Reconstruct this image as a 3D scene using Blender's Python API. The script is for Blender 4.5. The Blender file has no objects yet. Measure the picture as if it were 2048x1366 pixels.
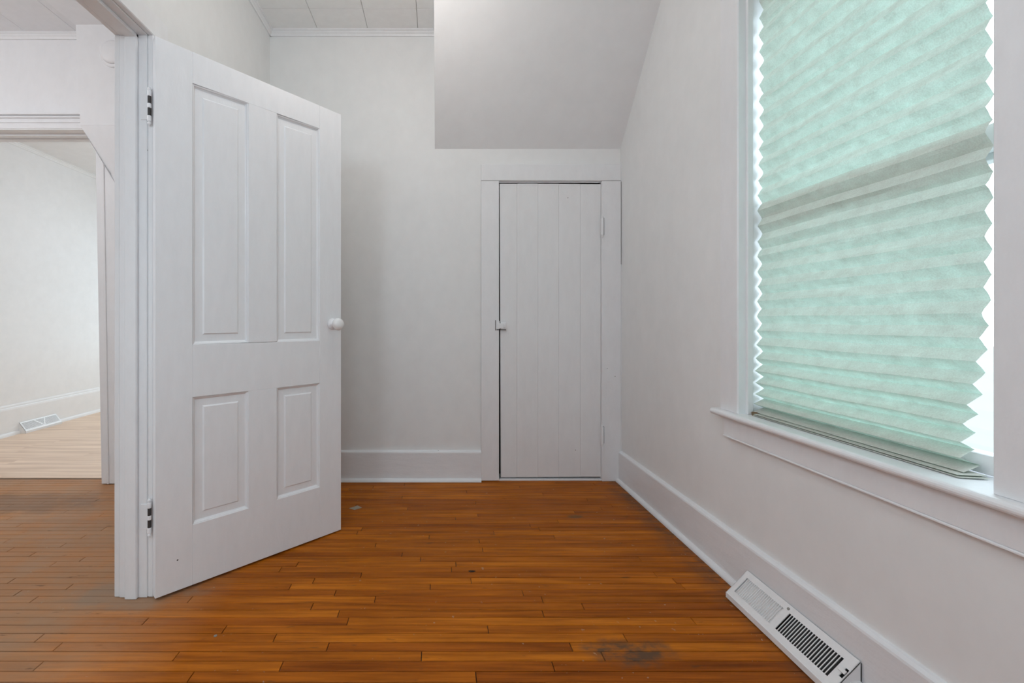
import bpy, bmesh, math, random
from mathutils import Vector, Matrix

random.seed(7)
scene = bpy.context.scene
C = scene.collection

# ------------------------------------------------------------------ camera
F = 885.0                                   # focal length in pixels of the 2048 frame
cam_d = bpy.data.cameras.new('camera')
cam_d.sensor_width = 36.0
cam_d.lens = F / 2048.0 * 36.0
cam_d.shift_x = (1024 - 876) / 2048.0
cam_d.shift_y = -(683 - 640) / 2048.0
cam_d.clip_start = 0.02
cam = bpy.data.objects.new('camera', cam_d)
cam.location = (0, 0, 1.0)
cam.rotation_euler = (math.pi / 2, 0, 0)
C.objects.link(cam)
scene.camera = cam

# ------------------------------------------------------------------ view, world
vs = scene.view_settings
vs.view_transform = 'Standard'
vs.look = 'None'
vs.gamma = 1.0
vs.use_curve_mapping = False
vs.exposure = 0.06
try:
    scene.cycles.use_denoising = True
    scene.cycles.max_bounces = 9
    scene.cycles.diffuse_bounces = 7
    scene.cycles.transparent_max_bounces = 8
    scene.cycles.glossy_bounces = 3
    scene.cycles.caustics_reflective = False
    scene.cycles.caustics_refractive = False
    scene.cycles.sample_clamp_indirect = 4.0
except Exception:
    pass

world = bpy.data.worlds.new('overcast_sky')
scene.world = world
world.use_nodes = True
bgn = world.node_tree.nodes['Background']
bgn.inputs['Color'].default_value = (0.82, 0.95, 1.05, 1)
bgn.inputs['Strength'].default_value = 4.7

LAMP_ROOM = 8.3
FILL_BACK = 24.0  # added fill light behind the viewer
FILL_HALL = 25.0  # added fill light in the hall
FILL_FAR = 12.0  # added fill light in the far room


def portal(name, loc, rot, sx, sy):
    d = bpy.data.lights.new(name, 'AREA')
    d.shape = 'RECTANGLE'
    d.size = sx
    d.size_y = sy
    d.cycles.is_portal = True
    o = bpy.data.objects.new(name, d)
    o.location = loc
    o.rotation_euler = rot
    C.objects.link(o)


H2 = math.pi / 2
portal('window_portal', (1.36, 1.27, 1.45), (0, H2, 0), 1.6, 0.76)
portal('window_portal', (0.0, -1.93, 1.45), (H2, 0, 0), 0.8, 1.5)
portal('window_portal', (-2.4, -1.93, 1.45), (H2, 0, 0), 1.3, 1.5)
portal('window_portal', (-2.45, 6.13, 1.45), (-H2, 0, 0), 1.7, 1.6)

# ------------------------------------------------------------------ materials


def mat(name):
    m = bpy.data.materials.new(name)
    m.use_nodes = True
    nt = m.node_tree
    return m, nt, nt.nodes, nt.links, nt.nodes['Principled BSDF']


def paint(name, col, rough=0.5, bump=0.15, scale=(14, 14, 14), chips=0.0, tint=0.02):
    m, nt, N, L, P = mat(name)
    g = N.new('ShaderNodeNewGeometry')
    mp = N.new('ShaderNodeVectorMath')
    mp.operation = 'MULTIPLY'
    mp.inputs[1].default_value = scale
    L.new(g.outputs['Position'], mp.inputs[0])
    n1 = N.new('ShaderNodeTexNoise')
    n1.inputs['Scale'].default_value = 1.0
    n1.inputs['Detail'].default_value = 3
    n1.inputs['Roughness'].default_value = 0.62
    L.new(mp.outputs[0], n1.inputs['Vector'])
    n2 = N.new('ShaderNodeTexNoise')
    n2.inputs['Scale'].default_value = 130
    n2.inputs['Detail'].default_value = 1
    L.new(g.outputs['Position'], n2.inputs['Vector'])
    add = N.new('ShaderNodeMath')
    add.operation = 'MULTIPLY_ADD'
    add.inputs[1].default_value = 0.25
    L.new(n2.outputs['Fac'], add.inputs[0])
    L.new(n1.outputs['Fac'], add.inputs[2])
    bp = N.new('ShaderNodeBump')
    bp.inputs['Strength'].default_value = bump
    bp.inputs['Distance'].default_value = 0.006
    L.new(add.outputs[0], bp.inputs['Height'])
    L.new(bp.outputs[0], P.inputs['Normal'])
    cr = N.new('ShaderNodeValToRGB')
    e = cr.color_ramp.elements
    e[0].position = 0.3
    e[1].position = 0.7
    e[0].color = tuple(c * (1 - tint) for c in col) + (1,)
    e[1].color = tuple(min(1, c * (1 + tint)) for c in col) + (1,)
    L.new(n1.outputs['Fac'], cr.inputs[0])
    out = cr.outputs[0]
    if chips > 0:
        v = N.new('ShaderNodeTexVoronoi')
        v.inputs['Scale'].default_value = 21
        L.new(g.outputs['Position'], v.inputs['Vector'])
        sp = N.new('ShaderNodeSeparateColor')
        L.new(v.outputs['Color'], sp.inputs[0])
        pick = N.new('ShaderNodeMath')
        pick.operation = 'LESS_THAN'
        pick.inputs[1].default_value = chips
        L.new(sp.outputs[0], pick.inputs[0])
        near = N.new('ShaderNodeMath')
        near.operation = 'LESS_THAN'
        near.inputs[1].default_value = 0.045
        nz = N.new('ShaderNodeMath')
        nz.operation = 'MULTIPLY_ADD'
        nz.inputs[1].default_value = 0.10
        L.new(n2.outputs['Fac'], nz.inputs[0])
        L.new(v.outputs['Distance'], nz.inputs[2])
        near.inputs[1].default_value = 0.105
        L.new(nz.outputs[0], near.inputs[0])
        mu = N.new('ShaderNodeMath')
        mu.operation = 'MULTIPLY'
        L.new(pick.outputs[0], mu.inputs[0])
        L.new(near.outputs[0], mu.inputs[1])
        mx = N.new('ShaderNodeMix')
        mx.data_type = 'RGBA'
        L.new(mu.outputs[0], mx.inputs[0])
        L.new(out, mx.inputs[6])
        mx.inputs[7].default_value = (0.06, 0.055, 0.05, 1)
        out = mx.outputs[2]
    L.new(out, P.inputs['Base Color'])
    P.inputs['Roughness'].default_value = rough
    return m


M_wall = paint('white_wall_paint', (0.795, 0.80, 0.795), 0.55, 0.05, (12, 12, 9))
M_slope = paint('white_soffit_paint', (0.80, 0.805, 0.81), 0.6, 0.06, (9, 9, 9))
M_trim = paint('white_trim_paint', (0.795, 0.80, 0.81), 0.38, 0.22, (26, 26, 10), chips=0.05)
M_door = paint('white_door_paint', (0.79, 0.795, 0.81), 0.36, 0.13, (34, 34, 9), chips=0.03)
M_plankdoor = paint('white_plank_door_paint', (0.785, 0.79, 0.795), 0.42, 0.2, (30, 30, 8), chips=0.03)
M_base = paint('white_baseboard_paint', (0.785, 0.795, 0.81), 0.36, 0.22, (9, 9, 40), chips=0.03)
M_tile = paint('ceiling_tile_paint', (0.86, 0.86, 0.85), 0.75, 0.05, (20, 20, 20))
M_hallwall = paint('pale_hall_paint', (0.81, 0.815, 0.83), 0.55, 0.06, (16, 16, 9))
M_farwall = paint('bright_room_paint', (0.84, 0.84, 0.84), 0.6, 0.04, (12, 12, 12))
M_reg = paint('white_enamel', (0.80, 0.80, 0.80), 0.3, 0.06, (40, 40, 40), chips=0.05)


def plain(name, col, rough=0.6, metal=0.0):
    m, nt, N, L, P = mat(name)
    n = N.new('ShaderNodeTexNoise')
    n.inputs['Scale'].default_value = 60
    g = N.new('ShaderNodeNewGeometry')
    L.new(g.outputs['Position'], n.inputs['Vector'])
    cr = N.new('ShaderNodeValToRGB')
    cr.color_ramp.elements[0].color = tuple(c * 0.8 for c in col) + (1,)
    cr.color_ramp.elements[1].color = tuple(min(1, c * 1.2) for c in col) + (1,)
    L.new(n.outputs['Fac'], cr.inputs[0])
    L.new(cr.outputs[0], P.inputs['Base Color'])
    P.inputs['Roughness'].default_value = rough
    P.inputs['Metallic'].default_value = metal
    return m


M_dark = plain('dark_gap', (0.03, 0.022, 0.015), 0.9)
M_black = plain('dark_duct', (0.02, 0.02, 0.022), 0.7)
M_iron_shadow = plain('dark_hinge_iron', (0.035, 0.03, 0.028), 0.55)  # hinge iron, also the dark strips that paint shadow lines
M_brownwood = plain('bare_brown_wood', (0.20, 0.13, 0.07), 0.8)
M_grey = plain('grey_residue', (0.36, 0.31, 0.24), 0.7)
M_steel = plain('dull_steel', (0.35, 0.33, 0.30), 0.45, 0.8)
M_knob = paint('white_knob', (0.82, 0.82, 0.82), 0.25, 0.02, (30, 30, 30))
M_ground = plain('outdoor_ground', (0.21, 0.215, 0.20), 0.9)


def wood_floor():
    m, nt, N, L, P = mat('worn_brown_strip_wood')

    def math_(op, a=None, b=None, clamp=False):
        n = N.new('ShaderNodeMath')
        n.operation = op
        n.use_clamp = clamp
        for i, v in ((0, a), (1, b)):
            if v is None:
                continue
            if isinstance(v, (int, float)):
                n.inputs[i].default_value = v
            else:
                L.new(v, n.inputs[i])
        return n.outputs[0]

    def mix(fac, a, b, mode='MIX'):
        n = N.new('ShaderNodeMix')
        n.data_type = 'RGBA'
        n.blend_type = mode
        for i, v in ((0, fac), (6, a), (7, b)):
            if isinstance(v, (int, float)):
                n.inputs[i].default_value = v
            elif isinstance(v, tuple):
                n.inputs[i].default_value = v
            else:
                L.new(v, n.inputs[i])
        return n.outputs[2]

    def noise(vec, scale, detail=4, rough=0.6):
        n = N.new('ShaderNodeTexNoise')
        n.inputs['Scale'].default_value = scale
        n.inputs['Detail'].default_value = detail
        n.inputs['Roughness'].default_value = rough
        L.new(vec, n.inputs['Vector'])
        return n.outputs['Fac']

    def ramp(fac, p0, p1, c0=(0, 0, 0, 1), c1=(1, 1, 1, 1)):
        n = N.new('ShaderNodeValToRGB')
        n.color_ramp.elements[0].position = p0
        n.color_ramp.elements[1].position = p1
        n.color_ramp.elements[0].color = c0
        n.color_ramp.elements[1].color = c1
        L.new(fac, n.inputs[0])
        return n.outputs[0]

    g = N.new('ShaderNodeNewGeometry')
    pos = g.outputs['Position']
    oi = N.new('ShaderNodeObjectInfo')
    rnd = oi.outputs['Random']
    off = N.new('ShaderNodeCombineXYZ')
    L.new(math_('MULTIPLY', rnd, 37.0), off.inputs[0])
    L.new(math_('MULTIPLY', rnd, 91.0), off.inputs[2])
    addv = N.new('ShaderNodeVectorMath')
    addv.operation = 'ADD'
    L.new(pos, addv.inputs[0])
    L.new(off.outputs[0], addv.inputs[1])
    st = N.new('ShaderNodeVectorMath')
    st.operation = 'MULTIPLY'
    st.inputs[1].default_value = (3.0, 70.0, 3.0)
    L.new(addv.outputs[0], st.inputs[0])
    grain = noise(st.outputs[0], 1.0, 7, 0.65)
    st2 = N.new('ShaderNodeVectorMath')
    st2.operation = 'MULTIPLY'
    st2.inputs[1].default_value = (2.2, 14.0, 2.2)
    L.new(addv.outputs[0], st2.inputs[0])
    broad = noise(st2.outputs[0], 1.0, 3, 0.5)
    # plank base colour: three tones picked by the plank's own random number
    cr = N.new('ShaderNodeValToRGB')
    e = cr.color_ramp.elements
    e[0].position = 0.0
    e[0].color = (0.345, 0.090, 0.006, 1)
    e[1].position = 1.0
    e[1].color = (0.54, 0.165, 0.010, 1)
    x = e.new(0.18)
    x.color = (0.42, 0.118, 0.007, 1)
    x = e.new(0.7)
    x.color = (0.48, 0.142, 0.008, 1)
    L.new(rnd, cr.inputs[0])
    base = cr.outputs[0]
    gmul = ramp(grain, 0.30, 0.66, (0.52, 0.46, 0.40, 1), (1.10, 1.10, 1.10, 1))
    col = mix(1.0, base, gmul, 'MULTIPLY')
    bmul = ramp(broad, 0.34, 0.62, (0.74, 0.68, 0.62, 1), (1.04, 1.04, 1.04, 1))
    col = mix(0.8, col, bmul, 'MULTIPLY')

    # worn finish: greyed traffic patches by the doorway and in the hall
    sx = N.new('ShaderNodeSeparateXYZ')
    L.new(pos, sx.inputs[0])
    X, Y = sx.outputs[0], sx.outputs[1]

    def blob(cx, cy, rx, ry, soft=0.5, nscale=7.0, namp=0.8):
        dx = math_('DIVIDE', math_('SUBTRACT', X, cx), rx)
        dy = math_('DIVIDE', math_('SUBTRACT', Y, cy), ry)
        d = math_('SQRT', math_('ADD', math_('MULTIPLY', dx, dx), math_('MULTIPLY', dy, dy)))
        n = noise(pos, nscale, 5, 0.65)
        d = math_('ADD', d, math_('MULTIPLY', math_('SUBTRACT', n, 0.5), namp * 2))
        return ramp(d, 1.0 - soft, 1.0 + soft * 0.3, (1, 1, 1, 1), (0, 0, 0, 1))

    hall = ramp(X, 0.0, 1.0)
    mr = N.new('ShaderNodeMapRange')
    mr.inputs[1].default_value = -0.75
    mr.inputs[2].default_value = -1.35
    L.new(X, mr.inputs[0])
    wearn = noise(pos, 5.0, 6, 0.7)
    hallw = math_('MULTIPLY', mr.outputs[0], ramp(wearn, 0.36, 0.62))
    col = mix(math_('MULTIPLY', mr.outputs[0], 0.55), col, (0.50, 0.29, 0.15, 1))  # paler hall boards: wear, plus hall light and sheen put into the colour
    col = mix(math_('MULTIPLY', hallw, 0.50), col, (0.36, 0.25, 0.165, 1))
    b1 = blob(-1.13, 1.62, 0.26, 0.13)
    col = mix(math_('MULTIPLY', b1, 0.6), col, (0.29, 0.22, 0.16, 1))
    st5 = N.new('ShaderNodeVectorMath')
    st5.operation = 'MULTIPLY'
    st5.inputs[1].default_value = (14.0, 30.0, 1.0)
    L.new(pos, st5.inputs[0])
    sc0 = noise(st5.outputs[0], 1.0, 4, 0.65)
    b2 = blob(0.58, 1.333, 0.15, 0.062, 0.5, 12.0, 0.7)
    col = mix(math_('MULTIPLY', math_('MULTIPLY', b2, ramp(sc0, 0.30, 0.56)), 0.9), col, (0.085, 0.055, 0.036, 1))
    b3 = blob(0.70, 2.25, 0.05, 0.02, 0.4, 20.0, 0.6)
    col = mix(math_('MULTIPLY', b3, 0.7), col, (0.12, 0.075, 0.035, 1))
    b4 = blob(0.135, 1.762, 0.017, 0.007, 0.2, 60.0, 0.2)
    col = mix(b4, col, (0.025, 0.012, 0.008, 1))
    b5 = blob(-2.3, 2.42, 0.55, 0.16)
    col = mix(math_('MULTIPLY', b5, 0.55), col, (0.17, 0.105, 0.07, 1))
    # scattered dark scuffs along the grain
    st3 = N.new('ShaderNodeVectorMath')
    st3.operation = 'MULTIPLY'
    st3.inputs[1].default_value = (9.0, 38.0, 1.0)
    L.new(pos, st3.inputs[0])
    sc = noise(st3.outputs[0], 1.0, 3, 0.6)
    col = mix(math_('MULTIPLY', ramp(sc, 0.66, 0.74), 0.55), col, (0.09, 0.04, 0.014, 1))
    # grime band against the right-hand baseboard
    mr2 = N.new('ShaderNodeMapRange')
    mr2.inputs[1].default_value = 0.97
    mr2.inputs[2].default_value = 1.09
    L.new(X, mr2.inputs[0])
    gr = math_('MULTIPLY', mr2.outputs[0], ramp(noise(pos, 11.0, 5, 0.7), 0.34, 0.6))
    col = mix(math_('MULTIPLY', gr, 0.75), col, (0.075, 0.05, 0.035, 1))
    # pale paint drips and scratches
    v = noise(pos, 48.0, 2, 0.5)
    st4 = noise(pos, 3.2, 2, 0.5)
    fl = math_('MULTIPLY', ramp(v, 0.695, 0.725), ramp(st4, 0.46, 0.58))
    col = mix(math_('MULTIPLY', fl, 0.45), col, (0.45, 0.36, 0.26, 1))
    L.new(col, P.inputs['Base Color'])
    rr = ramp(noise(pos, 6.0, 5, 0.7), 0.3, 0.7, (0.34, 0.34, 0.34, 1), (0.52, 0.52, 0.52, 1))
    L.new(rr, P.inputs['Roughness'])
    P.inputs['Specular IOR Level'].default_value = 0.10
    bp = N.new('ShaderNodeBump')
    bp.inputs['Strength'].default_value = 0.12
    bp.inputs['Distance'].default_value = 0.002
    L.new(grain, bp.inputs['Height'])
    L.new(bp.outputs[0], P.inputs['Normal'])
    return m


M_floor = wood_floor()


def laminate():
    m, nt, N, L, P = mat('pale_oak_laminate')
    g = N.new('ShaderNodeNewGeometry')
    oi = N.new('ShaderNodeObjectInfo')
    cb = N.new('ShaderNodeCombineXYZ')
    ml = N.new('ShaderNodeMath')
    ml.operation = 'MULTIPLY'
    ml.inputs[1].default_value = 53
    L.new(oi.outputs['Random'], ml.inputs[0])
    L.new(ml.outputs[0], cb.inputs[0])
    ad = N.new('ShaderNodeVectorMath')
    ad.operation = 'ADD'
    L.new(g.outputs['Position'], ad.inputs[0])
    L.new(cb.outputs[0], ad.inputs[1])
    st = N.new('ShaderNodeVectorMath')
    st.operation = 'MULTIPLY'
    st.inputs[1].default_value = (1.6, 22, 1)
    L.new(ad.outputs[0], st.inputs[0])
    n = N.new('ShaderNodeTexNoise')
    n.inputs['Scale'].default_value = 1
    n.inputs['Detail'].default_value = 5
    L.new(st.outputs[0], n.inputs['Vector'])
    cr = N.new('ShaderNodeValToRGB')
    cr.color_ramp.elements[0].position = 0.3
    cr.color_ramp.elements[1].position = 0.7
    cr.color_ramp.elements[0].color = (0.62, 0.43, 0.30, 1)
    cr.color_ramp.elements[1].color = (0.86, 0.66, 0.50, 1)
    L.new(n.outputs['Fac'], cr.inputs[0])
    L.new(cr.outputs[0], P.inputs['Base Color'])
    P.inputs['Roughness'].default_value = 0.38
    return m


M_lam = laminate()


def shade_fabric():
    m, nt, N, L, P = mat('pleated_aqua_paper')
    out = N['Material Output']
    g = N.new('ShaderNodeNewGeometry')
    n1 = N.new('ShaderNodeTexNoise')
    n1.inputs['Scale'].default_value = 30
    n1.inputs['Detail'].default_value = 5
    n1.inputs['Roughness'].default_value = 0.6
    L.new(g.outputs['Position'], n1.inputs['Vector'])
    st = N.new('ShaderNodeVectorMath')
    st.operation = 'MULTIPLY'
    st.inputs[1].default_value = (110, 330, 330)
    rot = N.new('ShaderNodeVectorRotate')
    rot.rotation_type = 'X_AXIS'
    rot.inputs['Angle'].default_value = 0.5
    L.new(g.outputs['Position'], rot.inputs['Vector'])
    L.new(rot.outputs[0], st.inputs[0])
    n2 = N.new('ShaderNodeTexNoise')
    n2.inputs['Scale'].default_value = 1
    n2.inputs['Detail'].default_value = 3
    L.new(st.outputs[0], n2.inputs['Vector'])
    mu = N.new('ShaderNodeMath')
    mu.operation = 'MULTIPLY_ADD'
    mu.inputs[1].default_value = 0.55
    L.new(n2.outputs['Fac'], mu.inputs[0])
    hf = N.new('ShaderNodeMath')
    hf.operation = 'MULTIPLY'
    hf.inputs[1].default_value = 0.5
    L.new(n1.outputs['Fac'], hf.inputs[0])
    L.new(hf.outputs[0], mu.inputs[2])
    crT = N.new('ShaderNodeValToRGB')
    crT.color_ramp.elements[0].position = 0.34
    crT.color_ramp.elements[1].position = 0.70
    crT.color_ramp.elements[0].color = (0.125, 0.215, 0.180, 1)
    crT.color_ramp.elements[1].color = (0.31, 0.50, 0.43, 1)
    L.new(mu.outputs[0], crT.inputs[0])
    crD = N.new('ShaderNodeValToRGB')
    crD.color_ramp.elements[0].position = 0.3
    crD.color_ramp.elements[1].position = 0.75
    crD.color_ramp.elements[0].color = (0.86, 0.84, 0.77, 1)
    crD.color_ramp.elements[1].color = (0.96, 0.94, 0.87, 1)
    L.new(mu.outputs[0], crD.inputs[0])
    T = N.new('ShaderNodeBsdfTranslucent')
    D = N.new('ShaderNodeBsdfDiffuse')
    L.new(crT.outputs[0], T.inputs[0])
    L.new(crD.outputs[0], D.inputs[0])
    mx = N.new('ShaderNodeMixShader')
    mx.inputs[0].default_value = 0.42
    L.new(D.outputs[0], mx.inputs[1])
    L.new(T.outputs[0], mx.inputs[2])
    L.new(mx.outputs[0], out.inputs['Surface'])
    return m


M_shade = shade_fabric()


def glass():
    m, nt, N, L, P = mat('window_glass')
    out = N['Material Output']
    t = N.new('ShaderNodeBsdfTransparent')
    t.inputs[0].default_value = (0.96, 0.98, 0.98, 1)
    gl = N.new('ShaderNodeBsdfGlossy')
    gl.inputs['Roughness'].default_value = 0.02
    mx = N.new('ShaderNodeMixShader')
    mx.inputs[0].default_value = 0.04
    L.new(t.outputs[0], mx.inputs[1])
    L.new(gl.outputs[0], mx.inputs[2])
    L.new(mx.outputs[0], out.inputs['Surface'])
    return m


M_glass = glass()


# ------------------------------------------------------------------ mesh helpers


def link(name, me, m, parent=None, smooth=False):
    if m is not None:
        me.materials.append(m)
    if smooth:
        for p in me.polygons:
            p.use_smooth = True
    o = bpy.data.objects.new(name, me)
    C.objects.link(o)
    if parent is not None:
        o.parent = parent
    return o


def bm_box(bm, x0, x1, y0, y1, z0, z1):
    vs_ = [bm.verts.new(p) for p in ((x0, y0, z0), (x1, y0, z0), (x1, y1, z0), (x0, y1, z0),
                                     (x0, y0, z1), (x1, y0, z1), (x1, y1, z1), (x0, y1, z1))]
    for f in ((3, 2, 1, 0), (4, 5, 6, 7), (0, 1, 5, 4), (1, 2, 6, 5), (2, 3, 7, 6), (3, 0, 4, 7)):
        bm.faces.new([vs_[i] for i in f])


def bm_poly(bm, pts, d):
    """closed polygon (3-D points) extruded by vector d"""
    d = Vector(d)
    a = [bm.verts.new(Vector(p)) for p in pts]
    b = [bm.verts.new(Vector(p) + d) for p in pts]
    n = len(pts)
    bm.faces.new(a)
    bm.faces.new(b[::-1])
    for i in range(n):
        bm.faces.new([a[i], b[i], b[(i + 1) % n], a[(i + 1) % n]])


def bm_lathe(bm, prof, seg=24, M=None):
    rings = []
    for r, z in prof:
        ring = []
        for i in range(seg):
            a = 2 * math.pi * i / seg
            v = Vector((r * math.cos(a), r * math.sin(a), z))
            if M is not None:
                v = M @ v
            ring.append(bm.verts.new(v))
        rings.append(ring)
    for j in range(len(rings) - 1):
        for i in range(seg):
            bm.faces.new([rings[j][i], rings[j][(i + 1) % seg], rings[j + 1][(i + 1) % seg], rings[j + 1][i]])
    bm.faces.new(rings[0][::-1])
    bm.faces.new(rings[-1])


def fin(bm, name, m, parent=None, bevel=0.0, seg=1, smooth=False):
    bmesh.ops.recalc_face_normals(bm, faces=bm.faces)
    if bevel > 0:
        bmesh.ops.bevel(bm, geom=list(bm.edges), offset=bevel, segments=seg, affect='EDGES', profile=0.5)
    me = bpy.data.meshes.new(name)
    bm.to_mesh(me)
    bm.free()
    return link(name, me, m, parent, smooth)


def box(name, x0, x1, y0, y1, z0, z1, m, parent=None, bevel=0.0, seg=1):
    bm = bmesh.new()
    bm_box(bm, x0, x1, y0, y1, z0, z1)
    return fin(bm, name, m, parent, bevel, seg)


def boxes(name, L, m, parent=None):
    bm = bmesh.new()
    for b in L:
        bm_box(bm, *b)
    return fin(bm, name, m, parent)


def poly(name, pts, d, m, parent=None, bevel=0.0, seg=1):
    bm = bmesh.new()
    bm_poly(bm, pts, d)
    return fin(bm, name, m, parent, bevel, seg)


def empty(name, loc=(0, 0, 0), rz=0.0):
    o = bpy.data.objects.new(name, None)
    o.empty_display_size = 0.1
    o.location = loc
    o.rotation_euler = (0, 0, rz)
    C.objects.link(o)
    return o


def struct(o, label=None, cat=None):
    o['kind'] = 'structure'
    if label:
        o['label'] = label
    if cat:
        o['category'] = cat
    return o


def tag(o, label, cat, group=None):
    o['label'] = label
    o['category'] = cat
    if group:
        o['group'] = group
    return o


# ------------------------------------------------------------------ room dimensions
XL, XR = -1.048, 1.138            # wall faces of the room
YB, YF = 2.76, -1.80              # back wall face, wall behind the camera
ZC = 2.803                        # ceiling
HX0, HX1 = -3.62, -1.148          # hall
HYB = 2.715                       # hall back wall face
HZC = 2.755
FX0, FX1 = -3.70, -1.25           # far room
FY0, FY1 = 2.86, 6.0
FZC = 2.56
DY1, DY0 = 1.593, 0.80            # doorway in the left wall, far and near jamb
DZ = 2.026
CX0, CX1, CZ = 0.372, 1.022, 1.856  # closet opening

# back wall, with the closet opening
wb = boxes('wall_back', [(XL - 0.1, CX0, YB, YB + 0.10, -0.02, 3.0),
                         (CX0, CX1, YB, YB + 0.10, CZ, 3.0),
                         (CX1, XR + 0.2, YB, YB + 0.10, -0.02, 3.0)], M_wall)
struct(wb, 'white plaster back wall around the small plank closet door', 'wall')
# closet interior behind it
cl = boxes('wall_closet', [(CX0 - 0.05, CX1 + 0.05, YB + 0.7, YB + 0.75, -0.02, 2.1),
                           (CX0 - 0.10, CX0 - 0.05, YB + 0.1, YB + 0.75, -0.02, 2.1),
                           (CX1 + 0.05, CX1 + 0.10, YB + 0.1, YB + 0.75, -0.02, 2.1),
                           (CX0 - 0.10, CX1 + 0.10, YB + 0.1, YB + 0.75, 2.05, 2.1)], M_dark)
struct(cl, 'unlit closet interior behind the plank door', 'wall')

WY0, WY1, WZ0, WZ1 = 0.89, 1.65, 0.626, 2.26     # window opening in the right wall
wr = boxes('wall_right', [(XR, XR + 0.20, WY1, YB + 0.10, -0.02, 3.0),
                          (XR, XR + 0.20, YF, WY0, -0.02, 3.0),
                          (XR, XR + 0.20, WY0, WY1, -0.02, WZ0),
                          (XR, XR + 0.20, WY0, WY1, WZ1, 3.0)], M_wall)
struct(wr, 'white plaster wall on the right holding the shaded window', 'wall')

wl = boxes('wall_left', [(HX1, XL, DY1 + 0.02, YB + 0.1, -0.02, 3.0),
                         (HX1, XL, YF, DY0 - 0.02, -0.02, 3.0),
                         (HX1, XL, DY0 - 0.02, DY1 + 0.02, DZ + 0.02, 3.0)], M_wall)
struct(wl, 'white plaster wall on the left, above and behind the open door', 'wall')

wf = boxes('wall_front', [(HX0 - 0.1, -3.05, YF - 0.12, YF, -0.02, 3.0), (-1.75, -0.4, YF - 0.12, YF, -0.02, 3.0),
                          (0.4, XR + 0.2, YF - 0.12, YF, -0.02, 3.0),
                          (-3.05, -1.75, YF - 0.12, YF, -0.02, 0.7), (-0.4, 0.4, YF - 0.12, YF, -0.02, 0.7),
                          (-3.05, -1.75, YF - 0.12, YF, 2.2, 3.0), (-0.4, 0.4, YF - 0.12, YF, 2.2, 3.0)], M_wall)
struct(wf, 'white wall behind the viewer with two plain windows', 'wall')

# hall shell and far room shell
hw = boxes('wall_hall', [(-3.55, -2.00, HYB, FY0, 2.164, 3.0), (-2.03, HX1, HYB, FY0, -0.02, 3.0),
                         (HX0 - 0.1, -3.55, HYB, FY0, -0.02, 3.0)], M_hallwall)
struct(hw, 'pale hall wall around the wide cased opening', 'wall')
hl = box('wall_hall_side', HX0 - 0.1, HX0, YF, HYB, -0.02, 3.0, M_hallwall)
struct(hl, 'pale side wall of the hall beyond the doorway', 'wall')
fw = boxes('wall_far', [(FX0 - 0.1, FX0, FY0, FY1 + 0.1, -0.02, 3.0)], M_farwall)
struct(fw, 'bright white wall of the far room above the register', 'wall')
fr_ = boxes('wall_far_end', [(FX0 - 0.1, -3.3, FY1, FY1 + 0.12, -0.02, 3.0), (-1.6, FX1 + 0.1, FY1, FY1 + 0.12, -0.02, 3.0),
                             (-3.3, -1.6, FY1, FY1 + 0.12, -0.02, 0.65), (-3.3, -1.6, FY1, FY1 + 0.12, 2.25, 3.0),
                             (FX1, FX1 + 0.1, FY0, FY1 + 0.1, -0.02, 3.0)], M_farwall)
struct(fr_, 'white far end wall of the bright room with a window', 'wall')

# ------------------------------------------------------------------ ceilings with square tiles
TP = 0.311
ceil = boxes('ceiling', [(XL - 0.1, XR + 0.2, YF - 0.12, YB + 0.1, ZC + 0.012, 3.0),
                         (XL, XR, YF, 0.695, ZC, ZC + 0.012)], M_tile)
struct(ceil, 'off-white ceiling of square tiles', 'ceiling')


def tiles(parent, xs, ys, x_min, x_max, y_min, y_max, z, m, skip=None):
    cache = {}
    for x in xs:
        for y in ys:
            a, b = max(x, x_min), min(x + TP, x_max)
            c, d = max(y, y_min), min(y + TP, y_max)
            if b - a < 0.02 or d - c < 0.02:
                continue
            if skip and skip(a, b, c, d):
                continue
            key = (round(b - a, 4), round(d - c, 4))
            if key not in cache:
                bm = bmesh.new()
                w, h, e = key[0], key[1], 0.0003
                t = [(e, e, 0.012), (w - e, e, 0.012), (w - e, h - e, 0.012), (e, h - e, 0.012)]
                f = 0.0016
                lo = [(f, f, 0.0), (w - f, f, 0.0), (w - f, h - f, 0.0), (f, h - f, 0.0)]
                tv = [bm.verts.new(p) for p in t]
                lv = [bm.verts.new(p) for p in lo]
                bm.faces.new(tv)
                bm.faces.new(lv[::-1])
                for i in range(4):
                    bm.faces.new([tv[i], lv[i], lv[(i + 1) % 4], tv[(i + 1) % 4]])
                bmesh.ops.recalc_face_normals(bm, faces=bm.faces)
                me = bpy.data.meshes.new('tile')
                bm.to_mesh(me)
                bm.free()
                me.materials.append(m)
                cache[key] = me
            o = bpy.data.objects.new('tile', cache[key])
            o.location = (a, c, z)
            o.parent = parent
            C.objects.link(o)


tiles(ceil, [-0.7466 + TP * i for i in range(-1, 7)], [2.561 + TP * j for j in range(-6, 1)],
      XL, XR, 0.695, YB, ZC, M_tile, skip=lambda a, b, c, d: a > -0.03 and c > 2.15)

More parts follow.
